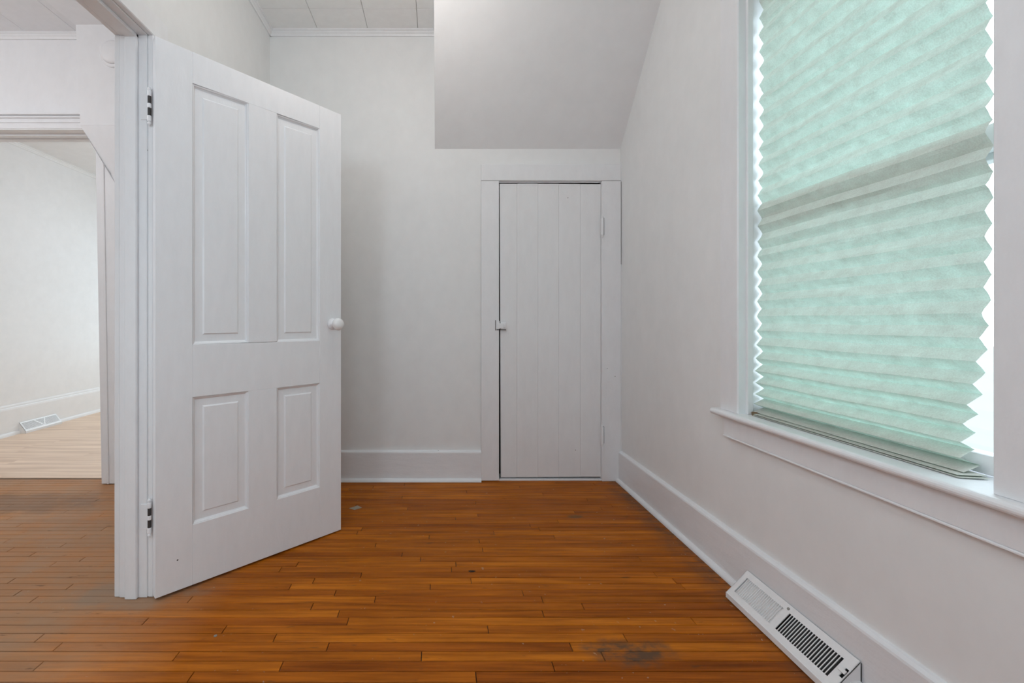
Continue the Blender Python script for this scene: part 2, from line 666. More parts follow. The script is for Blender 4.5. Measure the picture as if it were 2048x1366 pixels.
hceil = boxes('ceiling_hall', [(HX0 - 0.1, HX1, YF - 0.12, HYB + 0.1, HZC + 0.012, 3.0),
                               (HX0, HX1, YF, 1.459, HZC, HZC + 0.012)], M_hallwall)
struct(hceil, 'pale tiled hall ceiling beyond the doorway', 'ceiling')
M_htile = paint('hall_tile_paint', (0.78, 0.785, 0.80), 0.75, 0.04, (20, 20, 20))
tiles(hceil, [-2.51 + TP * i for i in range(-4, 2)], [2.392 + TP * j for j in range(-3, 2)],
      HX0, -2.15, 1.459, HYB, HZC, M_htile)
box('flat_panel', -2.15, HX1, 1.459, HYB, HZC - 0.006, HZC + 0.012, M_hallwall, hceil)
fceil = box('ceiling_far', FX0 - 0.1, FX1 + 0.1, FY0, FY1 + 0.12, FZC, 3.0, M_farwall)
struct(fceil, 'white ceiling of the bright far room', 'ceiling')

# sloping stair soffit over the closet
SY, SZ = 2.76, 2.067
SLY = 2.76 - (ZC - SZ) / 1.127
sl = poly('ceiling_slope', [(-0.02, SY + 0.02, SZ - 0.0225), (-0.02, SLY - 0.015, ZC + 0.017), (-0.02, SY + 0.02, ZC + 0.017)],
          (XR + 0.02 + 0.05, 0, 0), M_slope)
struct(sl, 'smooth grey-white sloping soffit above the closet door', 'ceiling')

# crown moulding
CR = [(0, 0), (0, -0.036), (0.008, -0.036), (0.011, -0.027), (0.019, -0.018), (0.019, -0.010), (0.026, -0.008), (0.026, 0)]


def crown(name, p0, p1, inward, z, label, scale=1.0, m=M_trim):
    p0, p1, inw = Vector(p0), Vector(p1), Vector(inward)
    pts = [p0 + inw * (a * scale) + Vector((0, 0, z + b * scale)) for a, b in CR]
    o = poly(name, pts, p1 - p0, m)
    return struct(o, label, 'trim')


crown('trim_1', (XL, YB, 0), (-0.02, YB, 0), (0, -1, 0), ZC, 'narrow white crown moulding along the back wall')
crown('trim_2', (XL, YF, 0), (XL, YB, 0), (1, 0, 0), ZC, 'narrow white crown moulding along the left wall')
crown('trim_3', (-0.02, SLY + 0.02, 0), (-0.02, YB, 0), (-1, 0, 0), ZC, 'short white crown moulding beside the sloping soffit', 0.35)
crown('trim_4', (HX0, HYB, 0), (-2.15, HYB, 0), (0, -1, 0), HZC, 'white crown moulding on the hall wall', 1.0)
crown('trim_5', (FX0, FY0, 0), (FX0, FY1, 0), (1, 0, 0), FZC, 'faint white crown moulding in the far room', 1.0, M_farwall)

# ------------------------------------------------------------------ floors
PW = 0.0381
Y0 = 1.2602
floor = box('floor', HX0 - 0.1, XR + 0.2, YF - 0.12, YB + 0.8, -0.06, -0.0042, M_dark)
struct(floor, 'worn brown narrow-strip hardwood floor with grey scuffs', 'floor')

J = [(15, 1166), (59, 1112), (100, 1132), (159, 1122), (160, 1077.6), (120, 1094), (29, 1190), (61, 1203.5), (134, 1177),
     (73, 1280), (111, 1297), (290, 1243), (380, 1199), (449, 1258), (353, 1311), (73, 1335), (381, 1354),
     (559, 1141.6), (627, 1162), (579, 1176), (624, 1213), (677, 1227), (549, 1276.7), (656, 1292), (562, 1333),
     (722, 1151), (942.5, 1162.6), (860.5, 1174), (1046, 1187), (750, 1199), (696, 1241), (976, 1258), (1143, 1294.6),
     (843, 1311), (1206.5, 1313), (1106.5, 1332), (952, 1352), (966, 1103), (912, 1130), (1059, 1049), (988.6, 1069),
     (858, 1077), (716, 1062), (841, 1120)]
joints = {}
for px, py in J:
    yy = F / (py - 640.0)
    k = math.floor((yy - Y0) / PW)
    joints.setdefault(k, []).append((px - 876) / (py - 640.0))


def bm_plank(bm, x0, x1, y0, y1, z):
    g = 0.0011
    b = 0.0012
    lo = [(x0 + g, y0 + g, -0.012), (x1 - g, y0 + g, -0.012), (x1 - g, y1 - g, -0.012), (x0 + g, y1 - g, -0.012)]
    mi = [(p[0], p[1], z - b) for p in lo]
    hi = [(x0 + g + b, y0 + g + b, z), (x1 - g - b, y0 + g + b, z), (x1 - g - b, y1 - g - b, z), (x0 + g + b, y1 - g - b, z)]
    V = [[bm.verts.new(p) for p in r] for r in (lo, mi, hi)]
    for a in range(2):
        for i in range(4):
            bm.faces.new([V[a][i], V[a][(i + 1) % 4], V[a + 1][(i + 1) % 4], V[a + 1][i]])
    bm.faces.new(V[2])


k0 = math.floor((1.10 - Y0) / PW)
k1 = math.floor((YB - 0.001 - Y0) / PW)
kmin = math.ceil((YF - Y0) / PW)
n_pl = 0
rest = bmesh.new()
for k in range(kmin, k1 + 1):
    ya, yb = Y0 + k * PW, min(Y0 + (k + 1) * PW, YB + 0.02)
    left = -3.6 if k > 40 else -3.6
    cuts = sorted(joints.get(k, []))
    cuts = [c for i, c in enumerate(cuts) if i == 0 or c - cuts[i - 1] > 0.12]
    known = list(cuts)
    x = left
    allc = [left]
    # random joints, kept clear of those read from the floor itself
    x = left + random.uniform(0.2, 1.1)
    while x < XR - 0.15:
        if all(abs(x - c) > 0.42 for c in known):
            allc.append(x)
        x += random.uniform(0.65, 1.45)
    allc += known + [XR + 0.0]
    allc = sorted(allc)
    for i in range(len(allc) - 1):
        dz = random.uniform(-0.0003, 0.0003)
        if k < k0:
            bm_plank(rest, allc[i], allc[i + 1], ya, yb, dz)
        else:
            bm = bmesh.new()
            bm_plank(bm, allc[i], allc[i + 1], ya, yb, dz)
            fin(bm, 'plank', M_floor, floor)
            n_pl += 1
ro = fin(rest, 'plank_field', M_floor, floor)
ro['kind'] = 'stuff'
print('planks', n_pl)

flam = box('floor_far', FX0 - 0.1, FX1 + 0.1, 2.795, FY1 + 0.12, -0.05, -0.002, M_dark)
struct(flam, 'pale oak laminate floor of the far room', 'floor')
yy = 2.795
r = 0
while yy < FY1:
    y2 = min(yy + 0.128, FY1)
    x = FX0
    cuts = [FX0]
    x = FX0 + random.uniform(0.3, 1.2)
    while x < FX1 - 0.1:
        cuts.append(x)
        x += 1.22
    cuts.append(FX1)
    for i in range(len(cuts) - 1):
        box('laminate_board', cuts[i] + 0.0003, cuts[i + 1] - 0.0003, yy + 0.0003, y2 - 0.0003, -0.004, 0.004, M_lam, flam)
    yy = y2
    r += 1

# ------------------------------------------------------------------ baseboards


def base_board(name, p0, p1, inw, label, h=0.186, d=0.020, shoe=0.019, m=M_base):
    p0, p1, inw = Vector(p0), Vector(p1), Vector(inw)
    root = empty(name, p0)
    struct(root, label, 'baseboard')
    prof = [(0, 0), (0, h + 0.004), (d * 0.45, h + 0.002), (d * 0.9, h - 0.004), (d, h - 0.010), (d, 0)]
    poly('board', [inw * a + Vector((0, 0, b)) for a, b in prof], p1 - p0, m, root)
    q = [(d, 0)] + [(d + shoe * math.cos(t * math.pi / 10), 0.001 + shoe * math.sin(t * math.pi / 10)) for t in range(0, 6)]
    poly('quarter_round', [inw * a + Vector((0, 0, b)) for a, b in q], p1 - p0, m, root)
    return root


base_board('baseboard_back', (XL, YB, 0), (0.267, YB, 0), (0, -1, 0), 'tall white baseboard on the back wall left of the closet door')
rb = base_board('baseboard_right', (XR, YF, 0), (XR, YB - 0.02, 0), (-1, 0, 0), 'tall white baseboard along the window wall behind the register')
base_board('baseboard_left', (XL, 1.69, 0), (XL, YB, 0), (1, 0, 0), 'tall white baseboard on the left wall behind the open door')

# far room baseboard with a moulded cap
fb = empty('baseboard_far', (FX0, FY0, 0))
struct(fb, 'tall white moulded baseboard in the far room behind its register', 'baseboard')
pr = [(0, 0), (0, 0.268), (0.006, 0.266), (0.010, 0.256), (0.010, 0.246), (0.018, 0.240), (0.021, 0.226), (0.021, 0)]
poly('board', [(a, 0, b) for a, b in pr], (0, FY1 - FY0, 0), M_farwall, fb)
q = [(0.021, 0)] + [(0.021 + 0.019 * math.cos(t * math.pi / 8), 0.004 + 0.03 * math.sin(t * math.pi / 8)) for t in range(0, 5)]
poly('quarter_round', [(a, 0, b) for a, b in q], (0, FY1 - FY0, 0), M_farwall, fb)

# ------------------------------------------------------------------ doorway frame in the left wall
df = empty('trim_6', (0, 0, 0))
struct(df, 'layered white painted frame of the doorway holding the open door', 'door frame')
jb = 0.004
box('jamb', HX1, XL, DY1, DY1 + 0.02, 0.0, DZ, M_trim, df, 0.002)
box('jamb', HX1, XL, DY0 - 0.02, DY0, 0.0, DZ, M_trim, df, 0.002)
box('head_jamb', HX1, XL, DY0 - 0.02, DY1 + 0.02, DZ, DZ + 0.02, M_trim, df, 0.002)
box('stop', -1.121, -1.078, DY1 - 0.013, DY1, 0.0, DZ, M_trim, df, 0.003)
box('stop', -1.121, -1.078, DY0, DY0 + 0.013, 0.0, DZ, M_trim, df, 0.003)
box('stop', -1.121, -1.078, DY0, DY1, DZ - 0.013, DZ, M_trim, df, 0.003)
# casings, room side and hall side
for xa, xb in ((XL, XL + 0.021), (HX1 - 0.021, HX1)):
    box('casing', xa, xb, DY1 + 0.003, DY1 + 0.092, 0.0, DZ + 0.003, M_trim, df, 0.003)
    box('casing', xa, xb, DY0 - 0.092, DY0 - 0.003, 0.0, DZ + 0.003, M_trim, df, 0.003)
    box('head_casing', xa, xb, DY0 - 0.092, DY1 + 0.092, DZ + 0.003, DZ + 0.088, M_trim, df, 0.003)

# ------------------------------------------------------------------ open panel door (door_1)
ang = math.atan2(0.533, 0.542)
DW, DT = 0.760, 0.035
d1 = empty('door_1', (-1.002, 1.567, 0.0), ang)
struct(d1, 'white four-panel wooden door standing open on painted hinges', 'door')


def dtop(x):
    return 2.007 + (1.975 - 2.007) * x / DW


def dbot(x):
    return 0.012 + (0.005 - 0.012) * x / DW


def dpiece(name, quad, y0=0.0, y1=DT, bevel=0.0012, m=M_door):
    return poly(name, [(a, y0, b) for a, b in quad], (0, y1 - y0, 0), m, d1, bevel)


xa, xb, xc, xd = 0.121, 0.327, 0.446, 0.648
z1, z2, z3, z4 = 0.235, 0.711, 0.908, 1.884
dpiece('stile', [(0, dbot(0)), (xa, dbot(xa)), (xa, dtop(xa)), (0, dtop(0))])
dpiece('stile', [(xd, dbot(xd)), (DW, dbot(DW)), (DW, dtop(DW)), (xd, dtop(xd))])
dpiece('rail', [(xa, dbot(xa)), (xd, dbot(xd)), (xd, z1 + 0.003), (xa, z1)])
dpiece('rail', [(xa, z2), (xd, z2), (xd, z3 - 0.002), (xa, z3)])
dpiece('rail', [(xa, z4), (xd, z4 - 0.010), (xd, dtop(xd)), (xa, dtop(xa))])
dpiece('mullion', [(xb, z1), (xc, z1), (xc, z2), (xb, z2)])
dpiece('mullion', [(xb, z3), (xc, z3), (xc, z4 - 0.006), (xb, z4 - 0.003)])


def raised_panel(x0, x1, za, zb):
    """raised field panel: sunk border, bevelled field, both faces"""
    bm = bmesh.new()
    g = 0.0006
    x0, x1, za, zb = x0 + g, x1 - g, za + g, zb - g

    def ring(i, y):
        return [bm.verts.new(p) for p in ((x0 + i, y, za + i), (x1 - i, y, za + i), (x1 - i, y, zb - i), (x0 + i, y, zb - i))]
    # moulded sticking at the edge, then the flat border, then the field
    steps = [(0.0, 0.001), (0.004, 0.0035), (0.006, 0.0085), (0.010, 0.0115), (0.036, 0.0105), (0.041, 0.0060)]
    rings = [ring(i, y) for i, y in steps]
    back = [ring(i, DT - y) for i, y in steps]
    for R in (rings, back):
        for a in range(len(R) - 1):
            for i in range(4):
                bm.faces.new([R[a][i], R[a][(i + 1) % 4], R[a + 1][(i + 1) % 4], R[a + 1][i]])
        bm.faces.new(R[-1])
    for i in range(4):
        bm.faces.new([rings[0][i], rings[0][(i + 1) % 4], back[0][(i + 1) % 4], back[0][i]])
    return fin(bm, 'panel', M_door, d1)


raised_panel(xa, xb, z1, z2)
raised_panel(xc, xd, z1 + 0.002, z2)
raised_panel(xa, xb, z3, z4 - 0.0015)
raised_panel(xc, xd, z3 - 0.002, z4 - 0.0085)
# knob
kn = bmesh.new()
MK = Matrix.Translation((0.714, 0, 0.981)) @ Matrix.Rotation(math.pi / 2, 4, 'X')
bm_lathe(kn, [(0.004, 0.020), (0.0115, 0.022), (0.0125, 0.030), (0.019, 0.034), (0.0265, 0.041), (0.0285, 0.049), (0.0265, 0.057), (0.019, 0.0635), (0.009, 0.0662), (0.001, 0.0668)], 28, MK)
ko = fin(kn, 'knob', M_knob, d1, smooth=True)
ko['label'] = 'round white door knob'
rz = bmesh.new()
bm_lathe(rz, [(0.026, -0.001), (0.026, 0.003), (0.021, 0.006), (0.014, 0.010), (0.0115, 0.022)], 24, MK)
fin(rz, 'rosette', M_door, d1, smooth=True)
# knob on the far face
kn = bmesh.new()
MK2 = Matrix.Translation((0.714, DT, 0.981)) @ Matrix.Rotation(-math.pi / 2, 4, 'X')
bm_lathe(kn, [(0.02, -0.001), (0.018, 0.005), (0.0115, 0.010), (0.0125, 0.030), (0.0265, 0.041), (0.0285, 0.049), (0.0265, 0.057), (0.009, 0.066), (0.001, 0.0668)], 24, MK2)
fin(kn, 'knob', M_knob, d1, smooth=True)

# hinges: jamb leaf, painted knuckles with dark bare gaps, ball tips
inv = Matrix.Translation(d1.location) @ Matrix.Rotation(ang, 4, 'Z')
inv = inv.inverted()


def door_hinge(zc):
    pin = Vector((-1.033, 1.5835, zc))
    h = 0.056
    hb = bmesh.new()
    for za, zb, rr in ((-h, -h * 0.62, .0068), (-h * .14, h * .16, .0066), (h * .62, h, .0068)):
        bm_lathe(hb, [(rr * .8, za), (rr, za + .002), (rr, zb - .002), (rr * .8, zb)], 14, inv @ Matrix.Translation(pin))
    for s in (-1, 1):
        bm_lathe(hb, [(0.003, s * (h - 0.001)), (0.0062, s * (h + 0.004)), (0.0056, s * (h + 0.009)), (0.001, s * (h + 0.013))], 14,
                 inv @ Matrix.Translation(pin))
    ho = fin(hb, 'hinge', M_trim, d1)
    cb_ = bmesh.new()
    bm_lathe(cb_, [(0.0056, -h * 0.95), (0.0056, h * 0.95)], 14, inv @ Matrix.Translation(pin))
    fin(cb_, 'bare_knuckle', M_iron_shadow, ho)
    lf = bmesh.new()
    bm_box(lf, -1.069, -1.036, DY1 - 0.0035, DY1 + 0.001, zc - 0.046, zc + 0.046)
    for v in lf.verts:
        v.co = inv @ v.co
    fin(lf, 'leaf', M_trim, ho, 0.0012)
    return ho


door_hinge(1.766)
door_hinge(0.292)

# ------------------------------------------------------------------ closet frame and plank door
cf = empty('trim_7', (0, 0, 0))
struct(cf, 'plain flat white frame around the closet door', 'door frame')
YC = YB - 0.02
box('casing', 0.267, 0.378, YC, YB, 0.004, 1.862, M_trim, cf, 0.0025)
box('casing', 1.016, 1.1335, YC, YB, 0.0, 1.862, M_trim, cf, 0.0025)
box('head_casing', 0.267, 1.1335, YC, YB, 1.8635, 1.966, M_trim, cf, 0.0025)
box('filler_strip', 1.1335, XR, YC + 0.003, YB, 0.0, 1.345, M_trim, cf)
box('filler_strip', 1.1335, XR, YC + 0.003, YB, 1.858, 1.966, M_trim, cf)
box('jamb', CX0, 0.378, YB - 0.001, YB + 0.10, 0, CZ, M_trim, cf)
box('jamb', 1.016, CX1, YB - 0.001, YB + 0.10, 0, CZ, M_trim, cf)
box('head_jamb', CX0, CX1, YB - 0.001, YB + 0.10, 1.856, 1.8625, M_trim, cf)
box('threshold', 0.378, 1.016, YB - 0.012, YB + 0.09, 0.0, 0.011, M_trim, cf, 0.002)
kp = boxes('latch_keeper', [(0.358, 0.3615, YC - 0.008, YC + 0.001, 0.938, 0.998), (0.3615, 0.381, YC - 0.006, YC + 0.001, 0.944, 0.994)], M_trim, cf)

box('bare_edge', 0.3545, 0.3578, YC - 0.003, YC + 0.001, 0.936, 0.999, M_iron_shadow, kp)  # dark strips painting the shadow outline of the keeper
box('bare_edge', 0.3578, 0.3775, YC - 0.003, YC + 0.001, 0.9385, 0.9425, M_iron_shadow, kp)

d2 = empty('door_2', (1.013, YB - 0.002, 0.0))
struct(d2, 'small white closet door of five vertical planks', 'door')
edges = [0.384, 0.492, 0.623, 0.753, 0.888, 1.0152]
for i in range(5):
    a, b = edges[i] - 1.013, edges[i + 1] - 1.013
    lean = 0.008 * (1 - i / 5.0) if i == 0 else 0.0
    zt = 1.851 - 0.004 * (abs(i - 1.0) / 3.0)
    zb = 0.019 + 0.004 * (i / 4.0)
    bm = bmesh.new()
    g = 0.00025
    pts = [(a + g + lean, 0.0, zb), (b - g, 0.0, zb), (b - g, 0.0, zt), (a + g, 0.0, zt)]
    bm_poly(bm, pts, (0, 0.022, 0))
    fin(bm, 'plank', M_plankdoor, d2, 0.0011)
box('batten', 0.40 - 1.013, 0.995 - 1.013, 0.022, 0.045, 0.35, 0.45, M_plankdoor, d2)
box('batten', 0.40 - 1.013, 0.995 - 1.013, 0.022, 0.045, 1.40, 1.50, M_plankdoor, d2)
for zc in (1 + (640 - 453.5) * YC / F, 1 + (640 - 870) * YC / F):
    hb = bmesh.new()
    T = Matrix.Translation((0.002, -0.024, zc))
    bm_lathe(hb, [(0.008, -0.052), (0.009, -0.050), (0.009, 0.050), (0.008, 0.052)], 14, T)
    for s in (-1, 1):
        bm_lathe(hb, [(0.004, s * 0.051), (0.0075, s * 0.056), (0.0065, s * 0.061), (0.004, s * 0.063), (0.005, s * 0.066), (0.001, s * 0.069)], 12, T)
    ho = fin(hb, 'hinge', M_trim, d2)
    box('leaf', 0.004, 0.0165, -0.0205, -0.0165, zc - 0.05, zc + 0.05, M_trim, ho)
    box('bare_edge', 0.0100, 0.0140, -0.0225, -0.0200, zc - 0.051, zc + 0.053, M_iron_shadow, ho)  # dark strip painting the shadow gap beside the hinge barrel
lt = box('latch', 0.388 - 1.013, 0.423 - 1.013, -0.019, 0.001, 0.942, 0.986, M_trim, d2, 0.0015)
box('bolt', 0.366 - 1.013, 0.408 - 1.013, -0.0255, -0.0185, 0.948, 0.980, M_trim, lt, 0.001)
box('bare_edge', 0.388 - 1.013, 0.421 - 1.013, -0.0195, 0.0005, 0.9385, 0.9418, M_iron_shadow, lt)  # dark strip painting the shadow under the latch
box('latch_knob', 0.404 - 1.013, 0.414 - 1.013, -0.031, -0.0185, 0.952, 0.976, M_trim, lt, 0.002)

# ------------------------------------------------------------------ window_1 in the right wall
w1 = empty('window_1', (XR, 1.27, 0.65))
struct(w1, 'white painted sash window with deep sill behind the green shade', 'window')


def wbox(name, x0, x1, y0, y1, z0, z1, m=M_trim, parent=None, bevel=0.002):
    o = XR, 1.27, 0.65
    return box(name, x0 - o[0], x1 - o[0], y0 - o[1], y1 - o[1], z0 - o[2], z1 - o[2], m, parent or w1, bevel)


wbox('casing', XR - 0.022, XR, WY1, WY1 + 0.100, 0.65, WZ1)
wbox('casing', XR - 0.022, XR, WY0 - 0.115, WY0, 0.65, WZ1)
wbox('head_casing', XR - 0.022, XR, WY0 - 0.115, WY1 + 0.1, WZ1, WZ1 + 0.115)
wbox('jamb', XR - 0.020, XR + 0.2, WY1 - 0.002, WY1 + 0.02, 0.64, WZ1)
wbox('jamb', XR - 0.020, XR + 0.2, WY0 - 0.02, WY0 + 0.002, 0.64, WZ1)
wbox('head_jamb', XR - 0.020, XR + 0.2, WY0, WY1, WZ1 - 0.002, WZ1 + 0.02)
wbox('stop', 1.146, 1.168, WY1 - 0.012, WY1, 0.65, WZ1)
wbox('stop', 1.146, 1.168, WY0, WY0 + 0.012, 0.65, WZ1)
# sill board with rounded nose
bm = bmesh.new()
t0, t1, xf = 0.626, 0.650, 1.088
pf = [(XR + 0.22, t0), (XR + 0.22, t1), (xf + 0.012, t1)]
for k in range(1, 8):
    a = math.pi / 2 + k * math.pi / 8
    pf.append((xf + 0.012 + 0.012 * math.cos(a), (t0 + t1) / 2 + 0.012 * math.sin(a)))
pf.append((xf + 0.012, t0))
# nose in front of the wall runs past the casings, the part inside the opening does not
bm_poly(bm, [(x - XR, 0.755 - 1.27, z - 0.65) for x, z in pf if x < XR] + [(0, 0.755 - 1.27, t0 - 0.65), (0, 0.755 - 1.27, t1 - 0.65)][::1]
        if False else [(min(x, XR) - XR, 0.755 - 1.27, z - 0.65) for x, z in pf], (0, 1.772 - 0.755, 0))
bm_box(bm, 0, 0.22, WY0 - 1.27, WY1 - 1.27, t0 - 0.65, t1 - 0.65)
fin(bm, 'sill', M_trim, w1)
wbox('apron', XR - 0.019, XR, WY0 - 0.115, 1.735, 0.553, 0.626)
wbox('apron_lip', XR - 0.0215, XR, WY0 - 0.115, 1.735, 0.546, 0.553)
# sashes
for (xa_, xb_, za, zb) in ((1.222, 1.256, 0.655, 1.435), (1.262, 1.296, 1.365, 2.25)):
    sh = wbox('sash_stile', xa_, xb_, WY0 + 0.003, WY0 + 0.014, za, zb)
    wbox('sash_stile', xa_, xb_, WY1 - 0.014, WY1 - 0.003, za, zb)
    wbox('sash_rail', xa_, xb_, WY0 + 0.014, WY1 - 0.014, za, za + (0.045 if za < 1 else 0.065))
    wbox('sash_rail', xa_, xb_, WY0 + 0.014, WY1 - 0.014, zb - 0.055, zb)
    wbox('pane', (xa_ + xb_) / 2 - 0.002, (xa_ + xb_) / 2 + 0.002, WY0 + 0.014, WY1 - 0.014, za + (0.045 if za < 1 else 0.065), zb - 0.055, M_glass, None, 0)
# broken brown bit of wood in the sill corner
bm = bmesh.new()
bm_poly(bm, [(1.150 - XR, WY1 - 0.030 - 1.27, 0), (1.19 - XR, WY1 - 0.037 - 1.27, 0), (1.205 - XR, WY1 - 0.013 - 1.27, 0), (1.160 - XR, WY1 - 0.013 - 1.27, 0)], (0, 0, 0.017))
for v in bm.verts:
    if v.co.z > 0.01:
        v.co.z += random.uniform(-0.008, 0.004)
ch = fin(bm, 'splintered_block', M_brownwood, w1)
ch['label'] = 'bare brown splintered wood in the sill corner'

# plain frames and panes for added unseen windows that let in fill light
for n, (x0, x1, yv, za, zb, lab) in enumerate(((-0.4, 0.4, YF - 0.06, 0.7, 2.2, 'plain window in the wall behind the viewer'),
                                              (-3.05, -1.75, YF - 0.06, 0.7, 2.2, 'plain window at the near end of the hall'),
                                              (-3.3, -1.6, FY1 + 0.06, 0.65, 2.25, 'plain window at the end of the far room'))):
    w = empty('window_%d' % (n + 2), ((x0 + x1) / 2, yv, za))
    struct(w, lab, 'window')
    cx = (x0 + x1) / 2
    hw_ = (x1 - x0) / 2
    H = zb - za
    for a, b, c, d in ((-hw_, -hw_ + 0.05, 0, H), (hw_ - 0.05, hw_, 0, H), (-hw_ + 0.05, hw_ - 0.05, 0, 0.05),
                       (-hw_ + 0.05, hw_ - 0.05, H - 0.05, H), (-hw_ + 0.05, hw_ - 0.05, H / 2 - 0.02, H / 2 + 0.02)):
        box('frame_bar', a, b, -0.02, 0.02, c, d, M_trim, w)
    box('pane', -hw_ + 0.05, hw_ - 0.05, -0.002, 0.002, 0.05, H - 0.05, M_glass, w)

gp = box('ground', -40, 40, -40, 40, -1.0, -0.9, M_ground)
struct(gp, 'ground outside the house', 'ground')

# ------------------------------------------------------------------ pleated shade
zs = [2.241, 2.177, 2.113, 2.049, 1.987, 1.925, 1.864, 1.804, 1.745, 1.687, 1.629, 1.572, 1.516, 1.461, 1.405, 1.349, 1.292,
      1.236, 1.180, 1.125, 1.070, 1.014, 0.960, 0.908, 0.858, 0.811, 0.767, 0.725, 0.690, 0.661]
SH = empty('pleated_shade', (1.19, 1.27, 0.652))
tag(SH, 'translucent aqua-green pleated paper shade hanging in the window', 'window shade')
FL = 0.0405
ny = 28
ya_, yb_ = 0.915, 1.627


def shade_pts():
    """fold lines from top to bottom: (x, z, room side?)"""
    L_ = []
    for i, z in enumerate(zs):
        pitch = (zs[i] - zs[i + 1]) if i + 1 < len(zs) else 0.012
        dep = 0.0175 if z > 1.3 else (0.0175 + 0.0005 * (1.3 - z) / 0.3 if z > 1.0 else 0.018 + 0.014 * min(1.0, (1.0 - z) / 0.2))
        L_.append((1.192 - dep / 2 - 0.010 * max(0.0, min(1.0, (0.74 - z) / 0.08)), z, True, dep))
        if i + 1 < len(zs):
            L_.append((1.192 + dep / 2, z - pitch * 0.5, False, dep))
    return L_


folds = shade_pts()
bm = bmesh.new()
rows = []
SUB = 3
prof = []
for i, (x, z, r_, dp) in enumerate(folds):
    prof.append((x, z, 0.0))
    if i + 1 < len(folds):
        x2, z2_, r2, dp2 = folds[i + 1]
        for s in range(1, SUB):
            t = s / SUB
            # paper sags a little between folds
            prof.append((x + (x2 - x) * t, z + (z2_ - z) * t, math.sin(math.pi * t)))
def near_edge(z):
    T = [(2.4, .955), (1.2, .957), (1.0, .962), (.85, .977), (.75, .995), (.70, .998), (.668, .985), (.6, .985)]
    for (a, b), (c, d) in zip(T, T[1:]):
        if a >= z >= c:
            return b + (d - b) * (a - z) / (a - c)
    return T[-1][1]


rw = random.Random(3)
ph = [rw.uniform(0, 6.28) for _ in range(8)]
for x, z, sag in prof:
    row = []
    # lower pleats bunch up and draw in at the near edge, and splay outwards
    low = max(0.0, min(1.0, (0.80 - z) / 0.15))
    y_near = near_edge(z)
    y_far = 1.632 + 0.008 * max(0.0, min(1.0, (1.62 - z) / 0.25)) + 0.0012 * math.sin(z * 9)
    for j in range(ny + 1):
        t = j / ny
        y = y_near + (y_far - y_near) * t
        wob = 0.0012 * math.sin(y * 17 + z * 31 + ph[0]) + 0.0009 * math.sin(y * 41 - z * 57 + ph[1])
        wz = 0.0010 * math.sin(y * 13 + ph[2] + z * 5)
        edge = math.exp(-(y - y_near) / 0.03) * 0.004 * low
        bx = x + wob * (0.6 + sag) + 0.003 * sag * math.sin(y * 9 + z * 77) * 0.5 + edge
        row.append(bm.verts.new((bx - 1.19, y - 1.27, z + wz * (0.2 if z < 0.7 else 1) - 0.652)))
    rows.append(row)
for a in range(len(rows) - 1):
    for j in range(ny):
        bm.faces.new([rows[a][j], rows[a][j + 1], rows[a + 1][j + 1], rows[a + 1][j]])
fo = fin(bm, 'pleated_paper', M_shade, SH)
# flattened stack of the last pleats along the bottom
bm = bmesh.new()
for k in range(2):
    z = 0.0005 + 0.0042 * k
    bm_poly(bm, [(-0.042 + 0.002 * k, 0.975 - 1.27 + 0.004 * k, z), (0.012, 0.975 - 1.27 - 0.012 + 0.006 * k, z + 0.001),
                 (0.012, 1.612 - 1.27, z + 0.001), (-0.042 + 0.002 * k, 1.612 - 1.27, z)], (0, 0, 0.0012))
fin(bm, 'bottom_stack', M_shade, SH)
box('head_strip', -0.02, 0.02, 0.95 - 1.27, 1.632 - 1.27, 2.238 - 0.652, 2.256 - 0.652, M_trim, SH)

# ------------------------------------------------------------------ baseboard register at the right
rg = empty('baseboard_register', (1.078, 1.38, 0.0))
tag(rg, 'white sloped metal register against the right baseboard, slots half black', 'register')
RY0, RY1 = 1.165, 1.592
xf_, xb_r = 1.037, 1.1125
zf_, zb_r = 0.022, 0.100


def rp(s, y, out=0.0):
    """point on the sloped face: s from 0 (front lip) to 1 (back top), pushed out along the normal"""
    x = xf_ + (xb_r - xf_) * s
    z = zf_ + (zb_r - zf_) * s
    nx, nz = -(zb_r - zf_), (xb_r - xf_)
    l = math.hypot(nx, nz)
    return Vector((x + nx / l * out - 1.078, y - 1.38, z + nz / l * out))


def rslab(name, s0, s1, y0, y1, m=M_reg, out=0.0, th=0.0025, parent=rg, bevel=0.0):
    bm = bmesh.new()
    a = [rp(s0, y0, out), rp(s1, y0, out), rp(s1, y1, out), rp(s0, y1, out)]
    b = [rp(s0, y0, out - th), rp(s1, y0, out - th), rp(s1, y1, out - th), rp(s0, y1, out - th)]
    A = [bm.verts.new(p) for p in a]
    B = [bm.verts.new(p) for p in b]
    bm.faces.new(A)
    bm.faces.new(B[::-1])
    for i in range(4):
        bm.faces.new([A[i], B[i], B[(i + 1) % 4], A[(i + 1) % 4]])
    return fin(bm, name, m, parent, bevel)


SL0, SL1 = 0.20, 0.80
fbk = (1.572, 1.405)      # far bank of slots (closed damper)
nbk = (1.382, 1.196)      # near bank (open, dark)
rslab('face_border', 0.0, SL0, RY0, RY1)
rslab('face_border', SL1, 1.0, RY0, RY1)
rslab('face_border', SL0, SL1, fbk[0], RY1)
rslab('face_border', SL0, SL1, nbk[0], fbk[1])
rslab('face_border', SL0, SL1, RY0 + 0.014, nbk[1])
rslab('face_border', SL0, 0.40, RY0, RY0 + 0.014)
rslab('face_border', 0.66, SL1, RY0, RY0 + 0.014)
rslab('face_border', 0.40, 0.66, RY0, RY0 + 0.004)
for a, b in (fbk, nbk):
    n = 21
    p = (a - b) / n
    for i in range(1, n):
        yc = b + p * i
        rslab('slat', SL0, SL1, yc - 0.0011, yc + 0.0011, M_reg, 0.0, 0.0016)
